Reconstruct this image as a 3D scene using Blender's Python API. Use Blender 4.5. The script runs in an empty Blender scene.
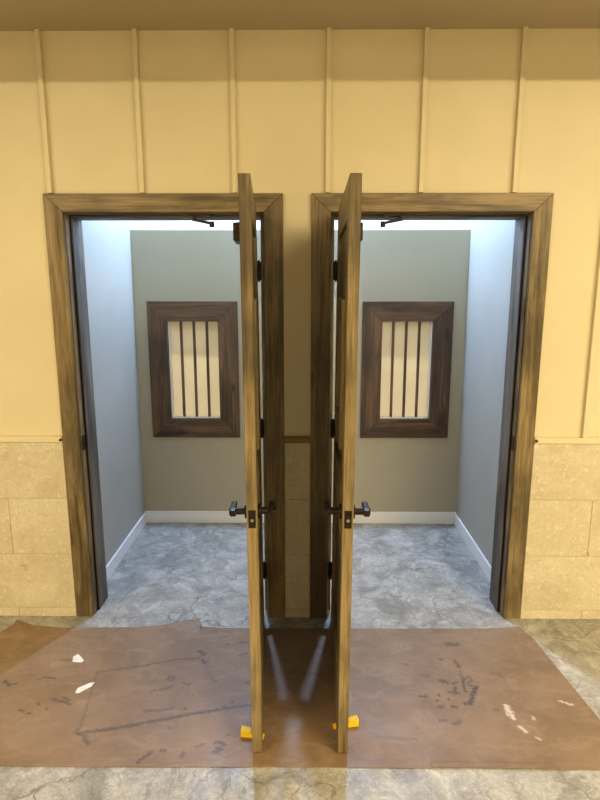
import bpy, bmesh, math, random
from mathutils import Vector, Matrix, noise
random.seed(7)
SC = bpy.context.scene
COL = SC.collection

# ------------------------------------------------------------------ camera
cam_d = bpy.data.cameras.new('camera')
cam = bpy.data.objects.new('camera', cam_d); COL.objects.link(cam)
cam_d.sensor_fit = 'VERTICAL'; cam_d.sensor_height = 36.0
cam_d.lens = 36.0 * 580.87 / 800.0
cam_d.clip_start = 0.05; cam_d.clip_end = 100
cam.location = (0.0412, -2.7692, 1.7094)
cam.rotation_euler = (math.pi / 2 - 0.1945, 0, 0.0102)
SC.camera = cam

# ------------------------------------------------------------------ world, lights, exposure
w = bpy.data.worlds.new('world'); SC.world = w; w.use_nodes = True
w.node_tree.nodes['Background'].inputs[0].default_value = (0, 0, 0, 1)
w.node_tree.nodes['Background'].inputs[1].default_value = 0.0
vs = SC.view_settings
vs.view_transform = 'Standard'; vs.look = 'None'; vs.gamma = 1.0; vs.use_curve_mapping = False
vs.exposure = 0.0

def area(name, loc, size, power, col, shape='DISK', sy=None, rot=(0, 0, 0), spread=math.pi):
    d = bpy.data.lights.new(name, 'AREA'); d.shape = shape; d.size = size
    if sy: d.size_y = sy
    d.energy = power; d.color = col; d.spread = spread
    o = bpy.data.objects.new(name, d); COL.objects.link(o); o.location = loc; o.rotation_euler = rot
    return o
COOL = (0.42, 0.62, 1.0)
WARM = (1.0, 0.82, 0.47)
# one small cool downlight in the ceiling of each little room
area('room_downlight', (-0.43, 1.285, 2.98), 0.085, 70, COOL)
area('room_downlight', (0.45, 1.285, 2.98), 0.085, 70, COOL)
# rows of warm downlights in the high ceiling of the hall behind the photographer
for X, P, Q in ((-2.9, 172, 115), (0.2, 0, 115), (2.7, 290, 155)):
    if P: area('hall_strip_light', (X, -3.3, 3.18), 2.8, P, WARM, 'RECTANGLE', 0.16)
    area('hall_strip_light', (X, -7.5, 3.18), 2.4, Q, WARM, 'RECTANGLE', 0.3)
# warm strip lamp in the passage behind the barred windows
area('film_backlight', (-0.75, 1.95, 2.3), 0.9, 32, (1.0, 0.88, 0.68), 'RECTANGLE', 0.1)
area('film_backlight', (0.75, 1.95, 2.3), 0.9, 32, (1.0, 0.88, 0.68), 'RECTANGLE', 0.1)

# ------------------------------------------------------------------ materials
class NT:
    def __init__(s, name):
        s.m = bpy.data.materials.new(name); s.m.use_nodes = True
        s.t = s.m.node_tree; s.b = s.t.nodes['Principled BSDF']
    def n(s, typ, **kw):
        x = s.t.nodes.new(typ)
        for k, v in kw.items(): setattr(x, k, v)
        return x
    def l(s, a, b): s.t.links.new(a, b)
    def coords(s, scale=(1, 1, 1), rand=True):
        tc = s.n('ShaderNodeTexCoord'); mp = s.n('ShaderNodeMapping')
        mp.inputs['Scale'].default_value = scale
        if rand:
            oi = s.n('ShaderNodeObjectInfo'); mul = s.n('ShaderNodeMath', operation='MULTIPLY')
            mul.inputs[1].default_value = 37.0
            s.l(oi.outputs['Random'], mul.inputs[0])
            add = s.n('ShaderNodeVectorMath', operation='ADD')
            s.l(tc.outputs['Object'], add.inputs[0]); s.l(mul.outputs[0], add.inputs[1])
            s.l(add.outputs[0], mp.inputs['Vector'])
        else:
            s.l(tc.outputs['Object'], mp.inputs['Vector'])
        return mp.outputs[0]
    def noise(s, vec, scale, detail=4, rough=.55, dist=0):
        x = s.n('ShaderNodeTexNoise'); x.inputs['Scale'].default_value = scale
        x.inputs['Detail'].default_value = detail; x.inputs['Roughness'].default_value = rough
        x.inputs['Distortion'].default_value = dist; s.l(vec, x.inputs['Vector']); return x.outputs['Fac']
    def ramp(s, fac, stops):
        r = s.n('ShaderNodeValToRGB'); e = r.color_ramp.elements
        while len(e) < len(stops): e.new(.5)
        for i, (p, c) in enumerate(stops):
            e[i].position = p; e[i].color = (*c, 1) if not isinstance(c, (int, float)) else (c, c, c, 1)
        s.l(fac, r.inputs[0]); return r.outputs[0]
    def mix(s, fac, a, b, mode='MIX'):
        x = s.n('ShaderNodeMix', data_type='RGBA', blend_type=mode)
        for v, i in ((fac, 0), (a, 6), (b, 7)):
            if isinstance(v, (int, float)): x.inputs[i].default_value = v
            elif isinstance(v, tuple): x.inputs[i].default_value = (*v, 1)
            else: s.l(v, x.inputs[i])
        return x.outputs[2]
    def bump(s, h, strength=.2, dist=.002):
        x = s.n('ShaderNodeBump'); x.inputs['Strength'].default_value = strength; x.inputs['Distance'].default_value = dist
        s.l(h, x.inputs['Height']); s.l(x.outputs[0], s.b.inputs['Normal'])
    def base(s, c, rough=.5, metal=0, spec=.5):
        if isinstance(c, tuple): s.b.inputs['Base Color'].default_value = (*c, 1)
        else: s.l(c, s.b.inputs['Base Color'])
        if isinstance(rough, (int, float)): s.b.inputs['Roughness'].default_value = rough
        else: s.l(rough, s.b.inputs['Roughness'])
        s.b.inputs['Metallic'].default_value = metal
        s.b.inputs['Specular IOR Level'].default_value = spec
        return s.m

def paint(name, c, rough=.6, var=.04):
    t = NT(name); v = t.coords(rand=False)
    f = t.noise(v, 2.2, 3)
    lo = tuple(max(0, x * (1 - var)) for x in c); hi = tuple(min(1, x * (1 + var)) for x in c)
    t.bump(t.noise(v, 260, 2), .10, .001)
    return t.base(t.ramp(f, [(.3, lo), (.7, hi)]), rough)

def wood(name, axis, dark, mid, light, rough=.45, knots=True):
    """stained boards; grain runs along the given axis of the piece"""
    t = NT(name)
    g = {'x': (.55, 9, 9), 'y': (9, .55, 9), 'z': (9, 9, .55)}[axis]
    v = t.coords(g)
    warp = t.noise(t.coords(tuple(.35 * a for a in g)), 1.4, 3, .5)
    v2 = t.n('ShaderNodeVectorMath', operation='ADD'); t.l(v, v2.inputs[0])
    sc = t.n('ShaderNodeVectorMath', operation='SCALE'); sc.inputs['Scale'].default_value = 3.0
    cmb = t.n('ShaderNodeCombineXYZ'); [t.l(warp, cmb.inputs[i]) for i in range(3)]
    t.l(cmb.outputs[0], sc.inputs[0]); t.l(sc.outputs[0], v2.inputs[1])
    rings = t.noise(v2.outputs[0], 2.3, 5, .62, .6)
    col = t.ramp(rings, [(.30, dark), (.47, mid), (.62, light), (.8, mid)])
    fine = t.noise(t.coords(tuple(a * (5 if a > 1 else 2.6) for a in g)), 3.0, 6, .75)
    col = t.mix(.7, col, t.ramp(fine, [(.36, .28), (.52, .9), (.68, 1.25)]), 'MULTIPLY')
    vor = t.n('ShaderNodeTexVoronoi'); vor.inputs['Scale'].default_value = 2.6
    t.l(t.coords(tuple(2.6 if a > 1 else .9 for a in g)), vor.inputs['Vector'])
    col = t.mix(t.ramp(vor.outputs['Distance'], [(.05, .85), (.13, 0.0)]), col, tuple(.45 * c for c in dark))
    blot = t.noise(t.coords(tuple(a ** .45 for a in g)), 2.6, 4, .6)
    col = t.mix(.75, col, t.ramp(blot, [(.38, .30), (.55, 1.05)]), 'MULTIPLY')
    t.bump(fine, .25, .0012)
    rr = t.ramp(fine, [(.3, rough + .15), (.7, rough)])
    return t.base(col, rr)

M = {}
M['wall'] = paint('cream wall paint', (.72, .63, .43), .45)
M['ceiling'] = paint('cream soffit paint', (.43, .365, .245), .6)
M['hall'] = paint('hall paint', (.40, .36, .28), .8)
M['greige'] = paint('greige room paint', (.40, .38, .325), .5)
M['taupe'] = paint('warm tinted room paint', (.43, .38, .265), .5)  # same paint as the side walls, tinted toward the warm hall light
M['white_room'] = paint('pale upper room paint', (.80, .81, .82), .6)
M['white_trim'] = paint('white trim paint', (.84, .83, .80), .35, .02)
M['passage'] = paint('passage cream paint', (.83, .76, .62), .7)
for a in 'xyz':
    M['oak_' + a] = wood('olive brown stained wood ' + a, a, (.10, .067, .026), (.225, .158, .068), (.315, .228, .112), .34)
    M['walnut_' + a] = wood('red brown stained wood ' + a, a, (.036, .019, .009), (.105, .055, .026), (.18, .10, .05), .45)
    M['jamb_' + a] = wood('grey brown stained wood ' + a, a, (.085, .068, .046), (.15, .122, .086), (.21, .175, .125), .5)

M['honey'] = wood('honey stained wood', 'x', (.20, .11, .03), (.33, .19, .055), (.42, .26, .09), .4)
def metal():
    t = NT('dark bronze metal'); f = t.noise(t.coords((1, 1, 1)), 60, 2)
    return t.base(t.ramp(f, [(.3, (.018, .014, .011)), (.7, (.045, .034, .026))]), .38, .85)
M['bronze'] = metal()
def steel():
    t = NT('worn steel'); f = t.noise(t.coords((1, 1, 1)), 90, 2)
    return t.base(t.ramp(f, [(.3, (.35, .33, .30)), (.7, (.6, .58, .54))]), .3, 1)
M['steel'] = steel()
def plastic():
    t = NT('yellow rubber'); f = t.noise(t.coords((1, 1, 1)), 40, 2)
    t.bump(t.noise(t.coords((1, 1, 1)), 300, 2), .2, .001)
    return t.base(t.ramp(f, [(.3, (.90, .58, .006)), (.7, (.97, .68, .012))]), .5)
M['yellow'] = plastic()
def scrapm():
    t = NT('torn white paper'); f = t.noise(t.coords((1, 1, 1)), 50, 3)
    return t.base(t.ramp(f, [(.3, (.62, .59, .55)), (.7, (.82, .80, .77))]), .8)
M['scrap'] = scrapm()
def backlit():
    t = NT('backlit cream film'); f = t.noise(t.coords((1, 1, 1)), 9, 2)
    c = t.ramp(f, [(.3, (.84, .80, .68)), (.7, (.88, .84, .73))])
    t.base(c, .35)
    tr = t.n('ShaderNodeBsdfTranslucent'); t.l(c, tr.inputs[0])
    mx = t.n('ShaderNodeMixShader'); mx.inputs[0].default_value = .6
    t.l(t.b.outputs[0], mx.inputs[1]); t.l(tr.outputs[0], mx.inputs[2])
    t.l(mx.outputs[0], t.t.nodes['Material Output'].inputs[0])
    return t.m
M['film'] = backlit()
def frost():
    t = NT('frosted cream glass'); f = t.noise(t.coords((1, 1, 1)), 20, 2)
    m = t.base(t.ramp(f, [(.3, (.62, .56, .42)), (.7, (.68, .61, .46))]), .25)
    return m
M['frost'] = frost()

def stone_tile():
    t = NT('cream fossil limestone'); v = t.coords((1, 1, 1))
    c = t.ramp(t.noise(v, 5, 6, .65, .5), [(.28, (.51, .43, .30)), (.5, (.60, .53, .39)), (.72, (.68, .62, .48))])
    vor = t.n('ShaderNodeTexVoronoi'); vor.inputs['Scale'].default_value = 26
    vor.feature = 'SMOOTH_F1'
    d = t.n('ShaderNodeVectorMath', operation='ADD'); t.l(v, d.inputs[0])
    nz = t.n('ShaderNodeTexNoise'); nz.inputs['Scale'].default_value = 14; nz.inputs['Detail'].default_value = 4
    t.l(v, nz.inputs['Vector'])
    s = t.n('ShaderNodeVectorMath', operation='SCALE'); s.inputs['Scale'].default_value = .12
    t.l(nz.outputs['Color'], s.inputs[0]); t.l(s.outputs[0], d.inputs[1]); t.l(d.outputs[0], vor.inputs['Vector'])
    specks = t.ramp(vor.outputs['Distance'], [(.06, 1.0), (.17, 0.0)])
    gate = t.ramp(t.noise(v, 7, 3), [(.5, 0.0), (.62, 1.0)])
    k = t.mix(1.0, specks, gate, 'MULTIPLY')
    c = t.mix(k, c, (.40, .27, .13))
    fleck = t.ramp(t.noise(t.coords((1.0, 1, 2.2)), 55, 3, .6, 1.5), [(.56, 0.0), (.68, .75)])
    c = t.mix(fleck, c, (.46, .34, .19))
    pale = t.ramp(t.noise(t.coords((1.6, 1, 1.1)), 38, 3, .6, 1.0), [(.56, 0.0), (.70, .8)])
    c = t.mix(pale, c, (.78, .71, .55))
    t.bump(t.noise(v, 60, 4), .12, .001)
    return t.base(c, .42)
M['tile'] = stone_tile()
def grout():
    t = NT('sand grout'); v = t.coords((1, 1, 1))
    return t.base(t.ramp(t.noise(v, 80, 3), [(.3, (.42, .33, .19)), (.7, (.52, .42, .26))]), .9)
M['grout'] = grout()

def floorm():
    t = NT('grey veined stone floor'); v = t.coords((1, 1, 1), False)
    def warped(amt, sc, det=4):
        nz = t.n('ShaderNodeTexNoise'); nz.inputs['Scale'].default_value = sc; nz.inputs['Detail'].default_value = det
        t.l(v, nz.inputs['Vector'])
        s = t.n('ShaderNodeVectorMath', operation='SCALE'); s.inputs['Scale'].default_value = amt; t.l(nz.outputs['Color'], s.inputs[0])
        a = t.n('ShaderNodeVectorMath', operation='ADD'); t.l(v, a.inputs[0]); t.l(s.outputs[0], a.inputs[1]); return a.outputs[0]
    wv = warped(.30, 3.0, 6)
    c = t.ramp(t.noise(wv, 6.5, 10, .72, .25), [(.30, (.155, .142, .120)), (.45, (.275, .257, .225)), (.58, (.39, .367, .33)), (.72, (.55, .527, .485))])
    pale = t.ramp(t.noise(wv, 15, 9, .78, .5), [(.53, 0.0), (.66, .7)])
    c = t.mix(pale, c, (.60, .575, .52))
    def veins(sc, amt, wsc, lo, hi):
        x = t.n('ShaderNodeTexVoronoi'); x.feature = 'DISTANCE_TO_EDGE'; x.inputs['Scale'].default_value = sc
        t.l(warped(amt, wsc, 6), x.inputs['Vector'])
        return t.ramp(x.outputs['Distance'], [(lo, 1.0), (hi, 0.0)])
    gate = t.ramp(t.noise(v, 3.0, 3), [(.42, 0.15), (.60, .95)])
    gate2 = t.ramp(t.noise(v, 4.3, 3), [(.45, 0.0), (.62, .8)])
    grit = t.noise(v, 120, 4, .7)
    c = t.mix(.5, c, t.ramp(grit, [(.35, .55), (.5, 1.0), (.66, 1.3)]), 'MULTIPLY')
    c = t.mix(t.mix(1.0, veins(2.8, .42, 4.0, .002, .020), gate, 'MULTIPLY'), c, (.15, .135, .115))
    c = t.mix(t.mix(1.0, veins(7.0, .26, 8, .003, .042), gate2, 'MULTIPLY'), c, (.19, .175, .155))
    t.bump(t.noise(wv, 30, 5), .08, .002)
    r = t.ramp(t.noise(v, 9, 4), [(.3, .38), (.7, .55)])
    return t.base(c, r)
M['floor'] = floorm()

def kraft():
    t = NT('brown kraft paper'); v = t.coords((1, 1, 1), False)
    c = t.ramp(t.noise(v, 3.2, 6, .6, .4), [(.3, (.160, .098, .050)), (.5, (.204, .127, .068)), (.72, (.258, .168, .097))])
    dust = t.ramp(t.noise(t.coords((1, 1.8, 1), False), 8, 8, .74, .8), [(.48, 0.0), (.70, .55)])
    c = t.mix(dust, c, (.33, .235, .155))
    at = t.n('ShaderNodeAttribute', attribute_name='stain')
    sep = t.n('ShaderNodeSeparateColor'); t.l(at.outputs['Color'], sep.inputs[0])
    brk = t.ramp(t.noise(v, 150, 5, .75), [(.34, .3), (.54, 1.0)])
    c = t.mix(t.mix(1.0, sep.outputs[0], brk, 'MULTIPLY'), c, (.036, .030, .028))
    c = t.mix(t.mix(1.0, sep.outputs[1], brk, 'MULTIPLY'), c, (.72, .64, .54))
    c = t.mix(t.mix(1.0, sep.outputs[2], t.ramp(t.noise(v, 30, 4), [(.3, .5), (.6, 1.0)]), 'MULTIPLY'), c, (.16, .095, .06))
    h = t.mix(.4, t.noise(v, 7, 5, .6, .6), t.noise(v, 45, 4), 'MIX')
    t.bump(h, .30, .006)
    r = t.ramp(t.noise(v, 6, 4), [(.3, .42), (.7, .60)])
    return t.base(c, r)
M['kraft'] = kraft()

# ------------------------------------------------------------------ builders
def empty(name, loc=(0, 0, 0), rz=0):
    o = bpy.data.objects.new(name, None); COL.objects.link(o)
    o.location = loc; o.rotation_euler = (0, 0, rz); o.empty_display_size = .1; return o
def tag(o, label=None, cat=None, kind=None, group=None):
    if label: o['label'] = label
    if cat: o['category'] = cat
    if kind: o['kind'] = kind
    if group: o['group'] = group
    return o
def link(name, bm, mat, parent=None, recentre=True, smooth=False):
    bmesh.ops.recalc_face_normals(bm, faces=bm.faces)
    c = Vector((0, 0, 0))
    if recentre:
        lo = Vector([min(v.co[i] for v in bm.verts) for i in range(3)]); hi = Vector([max(v.co[i] for v in bm.verts) for i in range(3)])
        c = (lo + hi) / 2; bmesh.ops.translate(bm, verts=bm.verts, vec=-c)
    me = bpy.data.meshes.new(name); bm.to_mesh(me); bm.free()
    if smooth:
        for p in me.polygons: p.use_smooth = True
    me.materials.append(M[mat])
    o = bpy.data.objects.new(name, me); COL.objects.link(o); o.location = c
    if parent:
        o.parent = parent
        if parent.type == 'MESH': o.location = c - parent.get('_c', Vector((0, 0, 0))) if False else c - parent_world(parent)
    return o
def parent_world(p):
    l = Vector(p.location)
    q = p.parent
    while q is not None and q.type == 'MESH':
        l += Vector(q.location); q = q.parent
    return l
def abox(bm, x0, x1, y0, y1, z0, z1):
    vs_ = [bm.verts.new((x, y, z)) for x in (x0, x1) for y in (y0, y1) for z in (z0, z1)]
    a = vs_
    for f in ((0, 1, 3, 2), (4, 6, 7, 5), (0, 4, 5, 1), (2, 3, 7, 6), (0, 2, 6, 4), (1, 5, 7, 3)):
        bm.faces.new([a[i] for i in f])
def box(name, x0, x1, y0, y1, z0, z1, mat, parent=None, bev=0.0, seg=1):
    bm = bmesh.new(); abox(bm, x0, x1, y0, y1, z0, z1)
    if bev: bmesh.ops.bevel(bm, geom=list(bm.edges), offset=bev, segments=seg, affect='EDGES', profile=.6)
    return link(name, bm, mat, parent)
def boxes(name, lst, mat, parent=None):
    bm = bmesh.new()
    for b in lst: abox(bm, *b)
    return link(name, bm, mat, parent)
def prism(name, pts, ax, a0, a1, mat, parent=None, bev=0.0):
    """polygon given in the two axes other than ax, extruded along ax"""
    def P(p, a):
        return {'x': (a, p[0], p[1]), 'y': (p[0], a, p[1]), 'z': (p[0], p[1], a)}[ax]
    bm = bmesh.new()
    lo = [bm.verts.new(P(p, a0)) for p in pts]; hi = [bm.verts.new(P(p, a1)) for p in pts]
    n = len(pts)
    bm.faces.new(lo); bm.faces.new(hi[::-1])
    for i in range(n): bm.faces.new((lo[i], lo[(i + 1) % n], hi[(i + 1) % n], hi[i]))
    if bev: bmesh.ops.bevel(bm, geom=list(bm.edges), offset=bev, segments=1, affect='EDGES')
    return link(name, bm, mat, parent)
def cyl(name, c, r, length, axis, mat, parent=None, n=24, r2=None, bev=0.0):
    bm = bmesh.new()
    bmesh.ops.create_cone(bm, cap_ends=True, segments=n, radius1=r, radius2=r if r2 is None else r2, depth=length)
    if bev:
        bmesh.ops.bevel(bm, geom=[e for e in bm.edges if any(len(f.verts) > 4 for f in e.link_faces)], offset=bev, segments=2, affect='EDGES')
    R = {'x': Matrix.Rotation(math.pi / 2, 3, 'Y'), 'y': Matrix.Rotation(-math.pi / 2, 3, 'X'), 'z': Matrix.Identity(3)}[axis]
    bmesh.ops.transform(bm, matrix=R.to_4x4(), verts=bm.verts)
    bmesh.ops.translate(bm, verts=bm.verts, vec=c)
    return link(name, bm, mat, parent)

# ------------------------------------------------------------------ the setting
BY = {'left': 'nearer the white paper scraps', 'right': 'farther from the white paper scraps'}
WALL_Y = 0.018          # face of the cream boards; the casings stand proud to Y = 0
BACK = 0.195            # rear face of the door wall
OPN = 1.078             # latch side of each opening
HNG = 0.153             # hinge side of each opening
HEAD = 2.040
SOF = 2.80
RX, RY, RZ = 1.135, 1.243, 3.0     # room side wall, room back wall, room ceiling
LEDGE = 2.073

fl = box('floor', -4.5, 4.5, -9.0, 2.5, -0.06, 0.0, 'floor')
tag(fl, 'grey veined stone floor running through both doorways', 'floor', 'structure')

wf = boxes('wall_front', [(-4.5, -OPN - .02, WALL_Y, BACK, 0, SOF + .5), (-HNG + .02, HNG - .02, WALL_Y, BACK, 0, SOF + .5),
                          (OPN + .02, 4.5, WALL_Y, BACK, 0, SOF + .5),
                          (-OPN - .02, -HNG + .02, WALL_Y, BACK, HEAD + .02, SOF + .5), (HNG - .02, OPN + .02, WALL_Y, BACK, HEAD + .02, SOF + .5)], 'wall')
tag(wf, 'cream yellow board and batten wall around the two doorways', 'wall', 'structure')
# battens: run down to the casing heads or to the wainscot rail
for i in range(-6, 7):
    x = 0.139 + 0.4225 * i
    z0 = 0.978 if (abs(x) > 1.165) else 2.1235
    if abs(x) > 1.1 and abs(x) < 1.165: z0 = 2.1235
    box('batten', x - .0105, x + .0105, -.004, WALL_Y + .002, z0, SOF, 'wall', wf, .0012)
# wainscot of limestone tiles: three courses on a low base strip, cap rail on top
def course(z0, z1, edges, proud=0.0):
    for a, b in zip(edges[:-1], edges[1:]):
        if b - a < .01: continue
        box('tile', a + .0011, b - .0011, proud, WALL_Y + .001, z0 + .0011, z1 - .0011, 'tile', wf, .0012)
def wains(lo, hi, first, cap='wall'):
    def edges(off):
        e = [lo]; k = math.ceil((lo - off) / .61 + 1e-6)
        while off + k * .61 < hi - 1e-6:
            if lo + .03 < off + k * .61 < hi - .03: e.append(off + k * .61)
            k += 1
        return e + [hi]
    course(.0, .050, edges(first), -.001); course(.050, .352, edges(first + .305), .001)
    course(.352, .655, edges(first), .001); course(.655, .948, edges(first + .305), .001)
    box('grout_bed', lo + .001, hi - .001, .0045, WALL_Y + .0008, 0, .947, 'grout', wf)
    box('cap_rail', lo + .001, hi - .001, -.006, WALL_Y + .001, .948, .978, cap, wf, .002)
wains(-4.4, -1.163, -1.464); wains(1.163, 4.4, 1.479); wains(-.064, .064, .2, 'honey')
# small dark end pegs of the cap rail beside the casings
for x in (-1.168, 1.170):
    cyl('rail_peg', (x, -.009, .963), .006, .012, 'y', 'bronze', wf, 12)

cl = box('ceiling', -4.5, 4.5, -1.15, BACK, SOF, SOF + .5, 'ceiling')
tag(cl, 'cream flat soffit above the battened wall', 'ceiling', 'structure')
hc = box('ceiling_hall', -4.5, 4.5, -9.0, -1.15, 3.3, 3.36, 'hall'); tag(hc, 'high cream ceiling of the hall beyond the soffit', 'ceiling', 'structure')
for nm, b in (('wall_hall_left', (-4.56, -4.5, -9.0, BACK, 0, 3.3)), ('wall_hall_right', (4.5, 4.56, -9.0, BACK, 0, 3.3)), ('wall_hall_rear', (-4.56, 4.56, -9.06, -9.0, 0, 3.3))):
    tag(box(nm, *b, 'hall'), {'wall_hall_left': 'plain cream hall wall on the side of the white paper scraps', 'wall_hall_right': 'plain cream hall wall on the side away from the white paper scraps', 'wall_hall_rear': 'plain cream hall wall facing the doorways'}[nm], 'wall', 'structure')

# the two little rooms, mirror images
WX0, WX1, WZ0, WZ1 = .558, .908, .787, 1.478     # window opening in |x| and z
for s, side in ((-1, 'left'), (1, 'right')):
    def sx(a, b): return (min(s * a, s * b), max(s * a, s * b))
    o = box('wall_%s_side' % side, *sx(RX, RX + .1), BACK, 2.5, 0, 3.06, 'greige')
    tag(o, 'pale greige side wall of the room ' + BY[side], 'wall', 'structure')
    o = boxes('wall_%s_back' % side, [(*sx(.06, WX0), RY, RY + .20, 0, LEDGE), (*sx(WX1, RX), RY, RY + .20, 0, LEDGE),
                                      (*sx(WX0, WX1), RY, RY + .20, 0, WZ0), (*sx(WX0, WX1), RY, RY + .20, WZ1, LEDGE)], 'taupe')
    tag(o, 'taupe back wall with barred window, in the room ' + BY[side], 'wall', 'structure')
    o = box('wall_%s_upper' % side, *sx(.06, RX), RY + .16, RY + .20, LEDGE, 3.06, 'white_room')
    tag(o, 'pale upper wall above the ledge in the room ' + BY[side], 'wall', 'structure')
    o = box('ceiling_%s_room' % side, *sx(.06, RX), BACK, RY + .16, RZ, RZ + .06, 'white_room')
    tag(o, 'pale ceiling of the room ' + BY[side], 'ceiling', 'structure')
    b = empty('baseboard_%s_room' % side, (s * .6, RY, 0)); tag(b, 'white baseboard round the room ' + BY[side], 'baseboard', 'structure')
    def rel(o_):
        o_.location = o_.location - b.location; return o_
    rel(box('board', *sx(.072, RX - .012), RY - .0125, RY - .0003, 0, .09, 'white_trim', b, .003))
    rel(box('board', *sx(RX - .0125, RX - .0003), BACK + .002, RY - .0003, 0, .09, 'white_trim', b, .003))
    rel(box('board', *sx(.0603, .0725), BACK + .002, RY - .0003, 0, .09, 'white_trim', b, .003))
o = box('wall_middle', -.06, .06, BACK, 2.5, 0, 3.06, 'white_room'); tag(o, 'pale partition wall between the two rooms', 'wall', 'structure')
o = box('wall_passage', -RX, RX, 2.44, 2.5, 0, 2.7, 'passage'); tag(o, 'cream passage wall out of sight behind the window film', 'wall', 'structure')  # guessed passage wall, hidden by the window film
o = box('ceiling_passage_lid', -RX, RX, RY + .20, 2.44, 2.5, 2.56, 'passage'); tag(o, 'unseen cream lid added over the passage to hold its light', 'ceiling', 'structure')  # unseen lid added so the window backlight does not leak out

# windows: mitred boards, reveal, pane, three bars
def framed(root, A0, A1, B0, B1, wd, ax, d0, d1, mats, nm='frame_board', bev=.0015):
    """four mitred boards in the plane normal to ax; outer box A0..A1 x B0..B1, board width wd"""
    P = [((A0, B1), (A1, B1), (A1 - wd, B1 - wd), (A0 + wd, B1 - wd)), ((A0, B0), (A0 + wd, B0 + wd), (A1 - wd, B0 + wd), (A1, B0)),
         ((A0, B0), (A0, B1), (A0 + wd, B1 - wd), (A0 + wd, B0 + wd)), ((A1, B0), (A1 - wd, B0 + wd), (A1 - wd, B1 - wd), (A1, B1))]
    g = .0004
    for k, p in enumerate(P):
        cx = sum(q[0] for q in p) / 4; cz = sum(q[1] for q in p) / 4
        p = [(q[0] + (cx - q[0]) * g * 4, q[1] + (cz - q[1]) * g * 4) for q in p]
        prism(nm, p, ax, d0, d1, mats[0] if k < 2 else mats[1], root, bev)
for n, (s, side) in enumerate(((-1, 'left'), (1, 'right')), 1):
    wn = empty('window_%d' % n, (s * .733, RY, WZ0)); before = set(bpy.data.objects)
    tag(wn, 'brown framed window with three dark bars, in the room ' + BY[side], 'window', 'structure')
    def sx(a, b): return (min(s * a, s * b), max(s * a, s * b))
    a0, a1 = sx(.427, 1.045)
    framed(wn, a0, a1, .650, 1.604, .136, 'y', RY - .021, RY - .0005, ('walnut_x', 'walnut_z'))
    # white lining of the opening
    for q in (sx(WX1 - .008, WX1 - .0003), sx(WX0 + .0003, WX0 + .008)): box('reveal', *q, RY + .001, RY + .199, WZ0 + .001, WZ1 - .001, 'white_trim', wn)
    box('reveal', *sx(WX0 + .009, WX1 - .009), RY + .001, RY + .199, WZ0 + .0003, WZ0 + .008, 'white_trim', wn)
    box('reveal', *sx(WX0 + .009, WX1 - .009), RY + .001, RY + .199, WZ1 - .008, WZ1 - .0003, 'white_trim', wn)
    box('pane', *sx(WX0 + .0085, WX1 - .0085), RY + .040, RY + .043, WZ0 + .0085, WZ1 - .0085, 'film', wn)
    wdt = (WX1 - WX0) 
    for k in range(3):
        c = WX0 + wdt * (.245 + .255 * k)
        box('bar', *sx(c - .0085, c + .0085), RY + .006, RY + .024, WZ0 + .008, WZ1 - .008, 'walnut_z', wn, .002)
    for q in set(bpy.data.objects) - before: q.location = q.location - wn.location

# door frames: casing boards, jambs, stops, strike
for n, (s, side) in enumerate(((-1, 'left'), (1, 'right')), 1):
    tr = empty('trim_%d' % n, (s * .61, 0, 0)); before = set(bpy.data.objects)
    tag(tr, 'olive-brown stained wooden frame of the doorway ' + BY[side], 'door frame', 'structure')
    def sx(a, b): return (min(s * a, s * b), max(s * a, s * b))
    IH, IL, OH, OL, TOP = HNG, OPN, .0646, 1.162, 2.1215
    C = .0006
    prism('casing', [(s * OH, TOP), (s * OL, TOP), (s * (IL), HEAD), (s * IH, HEAD)], 'y', 0, WALL_Y - .0004, 'oak_x', tr, .0015)
    prism('casing', [(s * OL, 0), (s * OL, TOP - C), (s * (IL), HEAD - C), (s * IL, 0)], 'y', 0, WALL_Y - .0004, 'oak_z', tr, .0015)
    prism('casing', [(s * OH, 0), (s * OH, TOP - C), (s * IH, HEAD - C), (s * IH, 0)], 'y', 0, WALL_Y - .0004, 'oak_z', tr, .0015)
    box('jamb', *sx(IL - .005, IL + .0195), WALL_Y, BACK, 0, HEAD + .0195, 'oak_z', tr, .001)
    box('jamb', *sx(IH - .0195, IH + .005), WALL_Y, BACK, 0, HEAD + .0195, 'oak_z', tr, .001)
    box('head_jamb', *sx(IH + .0052, IL - .0052), WALL_Y, BACK, HEAD - .005, HEAD + .0195, 'jamb_x', tr, .001)
    box('stop', *sx(IL - .0155, IL - .0052), .068, BACK + .001, 0, HEAD - .006, 'jamb_z', tr, .0012)
    box('stop', *sx(IH + .0052, IH + .0215), .068, BACK + .001, 0, HEAD - .006, 'jamb_z', tr, .0012)
    box('stop', *sx(IH + .022, IL - .016), .068, BACK + .001, HEAD - .017, HEAD - .0052, 'jamb_x', tr, .0012)
    box('weather_strip', *sx(IL - .012, IL - .0053), .0605, .0675, 0, HEAD - .012, 'bronze', tr)
    st = box('strike_plate', *sx(IL - .0075, IL - .0052), .020, .056, .900, .975, 'bronze', tr, .0008)
    h = box('strike_lip', *sx(IL - .010, IL - .0078), .012, .024, .918, .957, 'bronze', tr, .0008)
    for q in set(bpy.data.objects) - before: q.location = q.location - tr.location

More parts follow.
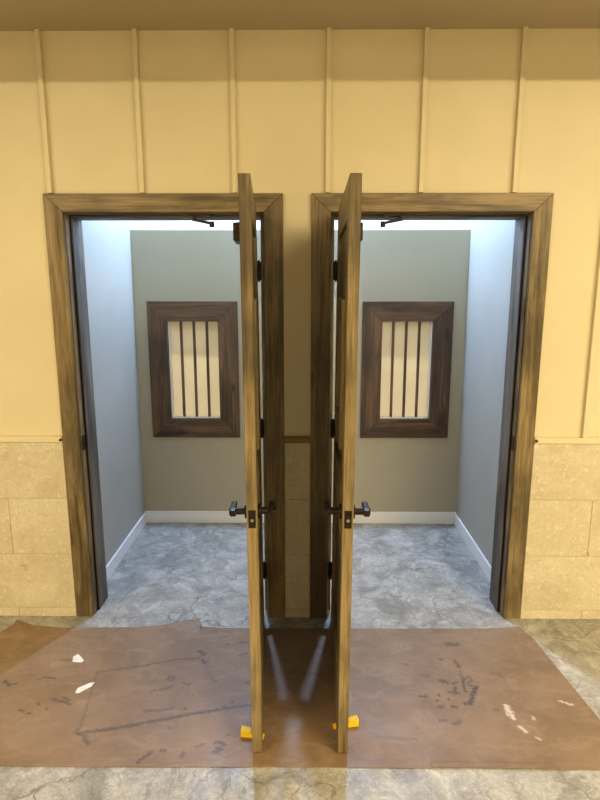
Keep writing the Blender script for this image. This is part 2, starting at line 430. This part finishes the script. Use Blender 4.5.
# ------------------------------------------------------------------ doors
def lever(root, d, x_face, hinge_dir):
    """lever set on one face; d = +1/-1 the way out of the face along local x"""
    h = cyl('handle', (x_face + d * .0045, -.835, .93), .027, .009, 'x', 'bronze', root, 28, None, .002)
    base = Vector(h.location)
    def ch(o): o.location = o.location; return o
    p = cyl('neck', (x_face + d * .034, -.835, .93), .0125, .060, 'x', 'bronze', h, 18, None, .0015)
    # flat lever arm turned back toward the hinges, with a square heel
    pts = []
    bm = bmesh.new()
    prof = [(-.858, .0115, .011), (-.835, .0125, .012), (-.81, .0125, .010), (-.785, .0115, .008), (-.757, .0105, .007), (-.753, .0090, .006)]
    rings = []
    for (y, hw, hz) in prof:
        xc = x_face + d * .050
        rings.append([bm.verts.new((xc + a * hw, y, .93 + b * hz)) for a, b in ((-1, -.6), (-.6, -1), (.6, -1), (1, -.6), (1, .6), (.6, 1), (-.6, 1), (-1, .6))])
    for r0, r1 in zip(rings[:-1], rings[1:]):
        for i in range(8): bm.faces.new((r0[i], r0[(i + 1) % 8], r1[(i + 1) % 8], r1[i]))
    bm.faces.new(rings[0]); bm.faces.new(rings[-1][::-1])
    link('lever_arm', bm, 'bronze', h)
    return h
def make_door(n, s, side, hinge, rz):
    """local frame: hinge line at the origin, leaf runs to -y, face toward the other door at x = 0"""
    T, D0, D1, Z0, Z1 = .037, -.016, -.911, .012, 2.044
    d = empty('door_%d' % n, (hinge - s * .006, 0, 0), rz); d.rotation_euler[1] = s * .006
    tag(d, 'olive-brown wooden door standing wide open, ' + BY[side], 'door', 'structure')
    x0, x1 = (-T, 0) if s < 0 else (0, T)           # x=0 is the face seen from between the doors
    S = .118
    def bx(nm, y0, y1, z0, z1, mat, a=x0, b=x1, bev=.0015, par=d): return box(nm, a, b, min(y0, y1), max(y0, y1), z0, z1, mat, par, bev)
    bx('stile', D0, D0 - S, Z0, Z1, 'oak_z'); bx('stile', D1, D1 + S, Z0, Z1, 'oak_z')
    i0, i1 = D0 - S - .0003, D1 + S + .0003
    bx('rail', i0, i1, Z1 - .125, Z1, 'oak_y'); bx('rail', i0, i1, Z0, Z0 + .23, 'oak_y'); bx('rail', i0, i1, .80, .99, 'oak_y')
    # recessed panels
    m0, m1 = x0 + .012, x1 - .012
    bx('panel', i0, i1, Z0 + .2303, .7997, 'oak_z', m0, m1, 0)
    L0, L1, LZ0, LZ1 = -.335, -.595, 1.20, 1.575
    boxes('panel', [(m0, m1, i1, L1, .9903, Z1 - .1253), (m0, m1, L0, i0, .9903, Z1 - .1253),
                    (m0, m1, L1, L0, .9903, LZ0), (m0, m1, L1, L0, LZ1, Z1 - .1253)], 'oak_z', d)
    mid = (x0 + x1) / 2
    for e in (-1, 1):      # small framed window on both faces
        f0 = (m1 if e > 0 else m0); f1 = f0 + e * .018
        framed(d, L1 - .09, L0 + .09, LZ0 - .09, LZ1 + .085, .0885, 'x', min(f0, f1) + (.0003 if e > 0 else 0), max(f0, f1) - (.0003 if e < 0 else 0), ('oak_y', 'oak_z'), 'window_frame')
    bx('pane', L0 - .0003, L1 + .0003, LZ0 + .0003, LZ1 - .0003, 'frost', mid - .003, mid + .003, 0)
    # lever sets, latch
    lever(d, 1, x1, 1); lever(d, -1, x0, 1)
    lp = box('latch_plate', mid - .0125, mid + .0125, D1 - .0018, D1 - .0001, .898, .962, 'bronze', d, .0006)
    cyl('latch_bolt', (mid, D1 - .006, .928), .0055, .008, 'y', 'steel', lp, 14, None, .0015)
    # hinges
    for z in (.272, 1.024, 1.776):
        k = -s * .006                                           # knuckle sits just off the face
        hg = cyl('hinge', (k, -.007, z), .0085, .086, 'z', 'bronze', d, 16, None, .0012)
        box('leaf_plate', min(x0, x1) + .002, max(x0, x1) - .001, D0 + .0002, D0 + .0028, z - .041, z + .041, 'bronze', hg)
        box('jamb_plate', min(-s * .004, -s * .018), max(-s * .004, -s * .018), -.003, .014, z - .041, z + .041, 'bronze', hg)
        for q in (-.046, .046): cyl('pin_tip', (k, -.007, z + q), .0050, .006, 'z', 'bronze', hg, 12)
    # closer body on the far face, near the hinges
    f = x0 if s < 0 else x1
    e = -1 if s < 0 else 1
    cb = box('closer_body', min(f + e * .0005, f + e * .053), max(f + e * .0005, f + e * .053), -.34, -.10, 1.888, 1.960, 'bronze', d, .006, 2)
    cyl('spindle', (f + e * .035, -.17, 1.968), .010, .018, 'z', 'bronze', cb, 16)
    return d
make_door(1, -1, 'left', -.180, math.radians(3.6))
make_door(2, 1, 'right', .180, math.radians(-0.8))

# closer shoes and folded arms hanging under the head jambs
for s, side in ((-1, 'left'), (1, 'right')):
    x = s * .45
    a = empty('door_closer_arm', (x, .04, HEAD - .005)); before = set(bpy.data.objects)
    tag(a, 'dark bronze closer arm under the head of the doorway ' + BY[side], 'door closer')
    def sx(p, q): return (min(s * p, s * q), max(s * p, s * q))
    box('shoe', *sx(.400, .505), .026, .058, HEAD - .0130, HEAD - .0052, 'bronze', a, .001)
    for xx in (.415, .49): cyl('screw', (s * xx, .042, HEAD - .0145), .005, .003, 'z', 'steel', a, 10)
    cyl('pivot', (s * .478, .034, HEAD - .024), .010, .022, 'z', 'bronze', a, 16, None, .001)
    prism('arm', [(s * .486, HEAD - .024), (s * .398, HEAD - .041), (s * .396, HEAD - .054), (s * .488, HEAD - .036)], 'y', .024, .042, 'bronze', a, .001)
    cyl('joint', (s * .397, .033, HEAD - .052), .012, .026, 'z', 'bronze', a, 16, None, .002)
    for q in set(bpy.data.objects) - before: q.location = q.location - a.location

# ------------------------------------------------------------------ things on the floor
STROKES = [[[[-0.897,-0.452],[-0.715,-0.408],[-0.552,-0.356],[-0.451,-0.348]],0.006,0.55],[[[-0.894,-0.459],[-0.862,-0.655],[-0.843,-0.793]],0.006,0.35],[[[-0.843,-0.814],[-0.725,-0.792],[-0.604,-0.759],[-0.427,-0.708],[-0.229,-0.661],[-0.188,-0.655]],0.011,0.75],[[[-0.854,-0.804],[-0.815,-0.824],[-0.785,-0.863]],0.012,0.6],[[[-1.147,-0.508],[-1.116,-0.488],[-1.068,-0.494]],0.005,0.7],[[[-1.28,-0.516],[-1.245,-0.542],[-1.226,-0.535]],0.009,0.8],[[[-1.124,-0.692],[-1.109,-0.698]],0.008,0.8],[[[-1.087,-0.709],[-1.077,-0.714]],0.007,0.7],[[[-1.025,-0.627],[-0.986,-0.638],[-0.958,-0.644],[-0.933,-0.656]],0.008,0.7],[[[-0.988,-0.614],[-0.947,-0.632]],0.004,0.7],[[[-1.077,-0.651],[-1.066,-0.657]],0.007,0.6],[[[-1.023,-0.68],[-1.02,-0.685]],0.005,0.6],[[[-1.085,-0.369],[-1.032,-0.361]],0.005,0.6],[[[-0.617,-0.574],[-0.564,-0.561],[-0.538,-0.542]],0.007,0.6],[[[-0.614,-0.693],[-0.554,-0.687],[-0.504,-0.675]],0.008,0.7],[[[-0.454,-0.674],[-0.45,-0.674]],0.006,0.8],[[[-0.266,-0.632],[-0.261,-0.638]],0.006,0.8],[[[-0.46,-0.295],[-0.437,-0.318]],0.018,0.7],[[[-0.434,-0.363],[-0.423,-0.377]],0.012,0.8],[[[-0.344,-0.24],[-0.33,-0.239]],0.008,0.6],[[[-0.273,-0.223],[-0.249,-0.223]],0.008,0.7],[[[-0.276,-0.324],[-0.235,-0.309]],0.007,0.6],[[[-0.407,-0.333],[-0.412,-0.413],[-0.361,-0.508]],0.008,0.3],[[[-0.566,-0.496],[-0.562,-0.476],[-0.548,-0.476],[-0.54,-0.496],[-0.556,-0.503]],0.005,0.8],[[[-0.486,-0.522],[-0.462,-0.528]],0.008,0.5],[[[-0.405,-0.481],[-0.343,-0.507]],0.006,0.45],[[[-0.295,-0.854],[-0.271,-0.864]],0.016,0.8],[[[-0.289,-0.898],[-0.28,-0.883]],0.018,0.8],[[[-0.415,-0.922],[-0.41,-0.908]],0.01,0.7],[[[-0.372,-0.874],[-0.339,-0.864]],0.008,0.5],[[[-0.496,-0.895],[-0.481,-0.895]],0.009,0.7],[[[-0.54,-0.909],[-0.534,-0.905]],0.012,0.7],[[[-0.556,-0.933],[-0.548,-0.923]],0.01,0.8],[[[-0.57,-0.951],[-0.565,-0.942]],0.008,0.7],[[[-0.495,-0.785],[-0.495,-0.785]],0.006,0.7],[[[-0.259,-0.814],[-0.255,-0.814]],0.005,0.8],[[[-0.215,-0.513],[-0.211,-0.513]],0.008,0.9],[[[0.732,-0.23],[0.775,-0.23]],0.022,0.55],[[[0.733,-0.359],[0.742,-0.395]],0.014,0.7],[[[0.738,-0.43],[0.732,-0.485]],0.005,0.5],[[[0.638,-0.492],[0.662,-0.505]],0.016,0.75],[[[0.561,-0.459],[0.583,-0.459]],0.016,0.3],[[[0.686,-0.511],[0.705,-0.504]],0.008,0.7],[[[0.694,-0.53],[0.678,-0.562]],0.008,0.75],[[[0.659,-0.569],[0.692,-0.574]],0.009,0.75],[[[0.74,-0.471],[0.727,-0.537],[0.729,-0.562]],0.007,0.8],[[[0.746,-0.484],[0.769,-0.464],[0.775,-0.491],[0.752,-0.511]],0.005,0.6],[[[0.781,-0.53],[0.762,-0.568],[0.726,-0.635]],0.014,0.95],[[[0.757,-0.523],[0.772,-0.53]],0.006,0.8],[[[0.609,-0.581],[0.608,-0.588]],0.006,0.8],[[[0.597,-0.618],[0.597,-0.618]],0.006,0.9],[[[0.645,-0.611],[0.645,-0.611]],0.006,0.9],[[[0.647,-0.653],[0.651,-0.653]],0.008,0.9],[[[0.662,-0.658],[0.666,-0.658]],0.006,0.8],[[[0.705,-0.635],[0.708,-0.641]],0.008,0.9],[[[0.596,-0.659],[0.61,-0.653]],0.014,0.65],[[[0.584,-0.732],[0.6,-0.732]],0.013,0.6],[[[0.628,-0.748],[0.632,-0.748]],0.008,0.6],[[[0.649,-0.742],[0.662,-0.737]],0.012,0.5],[[[0.53,-0.594],[0.552,-0.594]],0.007,0.8],[[[0.476,-0.376],[0.507,-0.383]],0.008,0.4],[[[0.667,-0.345],[0.676,-0.345]],0.008,0.7],[[[0.318,-0.818],[0.469,-0.832]],0.008,0.3],[[[0.873,-0.429],[0.904,-0.443],[0.922,-0.483]],0.004,0.45],[[[0.819,-0.669],[0.831,-0.668]],0.01,0.5],[[[0.484,-0.776],[0.484,-0.776]],0.007,0.5],[[[0.874,-0.651],[0.877,-0.679],[0.877,-0.713]],0.014,-0.8],[[[0.888,-0.761],[0.902,-0.787]],0.008,-0.7],[[[0.868,-0.645],[0.861,-0.702]],0.005,-0.6],[[[1.11,-0.619],[1.148,-0.637]],0.008,-0.6],[[[0.933,-0.818],[0.944,-0.828]],0.006,-0.5],[[[0.96,-0.707],[0.958,-0.723]],0.005,-0.5]]
def lerp(pts, t):
    if t <= pts[0][0]: return pts[0][1]
    for (a, p), (b, q) in zip(pts[:-1], pts[1:]):
        if t <= b:
            k = (t - a) / (b - a); return p + (q - p) * k
    return pts[-1][1]
def kraft_sheet():
    NX, NY = 860, 290
    XL = [(0, -1.60), (.88, -1.50), (.96, -1.452), (1, -1.452)]
    XR = [(0, 1.245), (.28, 1.222), (.88, 1.164), (1, 1.125)]
    YB = [(-1.46, -.050), (-1.36, -.085), (-1.20, -.108), (-.85, -.100), (-.70, -.085), (-.56, -.055), (-.515, -.048), (-.492, -.088), (-.40, -.100), (-.1, -.102), (.3, -.100), (.9, -.095), (1.13, -.088)]
    vco = []; meta = []
    for j in range(NY + 1):
        v = j / NY
        for i in range(NX + 1):
            u = i / NX
            X = lerp(XL, v) + (lerp(XR, v) - lerp(XL, v)) * u
            yf = -.970 + .003 * math.sin(3.1 * X + 1) + (.004 if X > .45 else 0) * min(1, abs(X - .45) * 6)
            Y = yf + (lerp(YB, X) - yf) * v
            z = .0022 + .0016 * (noise.noise((X * 3.2, Y * 4.1, 0)) + 1) * .5
            if -.80 < X < -.49:
                k = (X + .80) / .31; k = k * k * (3 - 2 * k)
                e = max(0, (Y - (-.165)) / .10)
                z += .016 * k * min(1, e) ** 2
            if v > .9 and X < -1.35: z += .01 * (v - .9) / .1 * min(1, (-1.35 - X) / .1)
            if X > 1.0 and v > .75: z += .008 * min(1, (X - 1.0) / .15) * (v - .75) / .25
            if v < .03 and .5 < X < .95: z += .003
            vco.append((X, Y, z))
    faces = [(j * (NX + 1) + i, j * (NX + 1) + i + 1, (j + 1) * (NX + 1) + i + 1, (j + 1) * (NX + 1) + i) for j in range(NY) for i in range(NX)]
    me = bpy.data.meshes.new('kraft_paper'); me.from_pydata(vco, [], faces)
    col = me.color_attributes.new('stain', 'FLOAT_COLOR', 'POINT')
    dk = [0.0] * len(vco); lt = [0.0] * len(vco); cr = [0.0] * len(vco)
    # walk each stroke over the nearby vertices only
    cell = {}
    for k, c in enumerate(vco): cell.setdefault((int(c[0] // .05), int(c[1] // .05)), []).append(k)
    def near(x0, x1, y0, y1):
        for a in range(int(x0 // .05), int(x1 // .05) + 1):
            for b in range(int(y0 // .05), int(y1 // .05) + 1):
                for k in cell.get((a, b), ()): yield k
    for pts, wd, st in STROKES:
        if len(pts) == 1: pts = pts * 2
        for (ax_, ay), (bx_, by) in zip(pts[:-1], pts[1:]):
            R = wd * .8 + .004
            L2 = (bx_ - ax_) ** 2 + (by - ay) ** 2 + 1e-9
            for k in near(min(ax_, bx_) - R, max(ax_, bx_) + R, min(ay, by) - R, max(ay, by) + R):
                px, py, _ = vco[k]
                t = max(0, min(1, ((px - ax_) * (bx_ - ax_) + (py - ay) * (by - ay)) / L2))
                dd = math.hypot(px - ax_ - t * (bx_ - ax_), py - ay - t * (by - ay))
                dd += R * (.75 * noise.noise((px * 70, py * 95, 3)) + .35 * noise.noise((px * 190, py * 190, 8)) + .12)
                f = max(0, min(1, (R - dd) / (R * .4))) * abs(st)
                tgt = dk if st > 0 else lt
                tgt[k] = max(tgt[k], f)
    # the trodden square between the long scuffs is a little dirtier
    for k, (px, py, _) in enumerate(vco):
        a = max(0, min(1, (px + .90) / .06)) * max(0, min(1, (-.20 - px) / .1))
        lo_ = -.80 + .22 * (px + .85); hi_ = -.45 + .20 * (px + .9)
        b_ = max(0, min(1, (py - lo_) / .03)) * max(0, min(1, (hi_ - py) / .06))
        cr[k] = .28 * a * b_
    for k in range(len(vco)): col.data[k].color = (dk[k], lt[k], cr[k], 1)
    for p in me.polygons: p.use_smooth = True
    me.materials.append(M['kraft'])
    o = bpy.data.objects.new('kraft_paper', me); COL.objects.link(o)
    md = o.modifiers.new('thickness', 'SOLIDIFY'); md.thickness = .0007; md.offset = -1
    return o
tag(kraft_sheet(), 'scuffed brown kraft paper sheet laid across the floor before both doors', 'paper')

def wedge(x_thick, x_thin, y, yaw, label):
    L = abs(x_thin - x_thick); dx = 1 if x_thin > x_thick else -1
    e = empty('door_wedge', (x_thick, y, .0035), yaw)
    tag(e, label, 'door wedge')
    zb = 0.0
    prism('body', [(0, zb), (dx * L, zb), (dx * L, .004), (dx * .052, .0075), (dx * .036, .024), (0, .030)], 'y', -.014, .014, 'yellow', e, .0015)
    for k in range(3):
        box('rib', min(dx * (.004 + .010 * k), dx * (.008 + .010 * k)), max(dx * (.004 + .010 * k), dx * (.008 + .010 * k)), -.013, .013, .0225, .0315 - .0012 * k, 'yellow', e, .0008)
    return e
wedge(-.205, -.116, -.815, math.radians(-8), 'yellow rubber wedge under the open door nearer the white paper scraps')
wedge(.250, .150, -.755, math.radians(10), 'yellow rubber wedge under the open door farther from the white paper scraps')

def scrap(pts, z, label):
    bm = bmesh.new()
    cx = sum(p[0] for p in pts) / len(pts); cy = sum(p[1] for p in pts) / len(pts)
    top = [bm.verts.new((p[0], p[1], z + .0012 + .003 * random.random())) for p in pts]
    bot = [bm.verts.new((v.co.x, v.co.y, v.co.z - .0009)) for v in top]
    ct = bm.verts.new((cx, cy, z + .0045)); cb = bm.verts.new((cx, cy, z + .0036))
    n = len(pts)
    for i in range(n):
        j = (i + 1) % n
        bm.faces.new((ct, top[i], top[j])); bm.faces.new((cb, bot[j], bot[i])); bm.faces.new((top[i], bot[i], bot[j], top[j]))
    o = link('paper_scrap', bm, 'scrap'); tag(o, label, 'paper scrap'); return o
scrap([(-1.045, -.345), (-1.030, -.325), (-1.015, -.340), (-.985, -.370), (-.990, -.388), (-1.020, -.385), (-1.035, -.380)], .004, 'small white heart-like scrap of paper on the kraft sheet')
scrap([(-.940, -.560), (-.900, -.525), (-.880, -.522), (-.885, -.548), (-.925, -.592), (-.940, -.590)], .004, 'small white oblong scrap of paper on the kraft sheet')
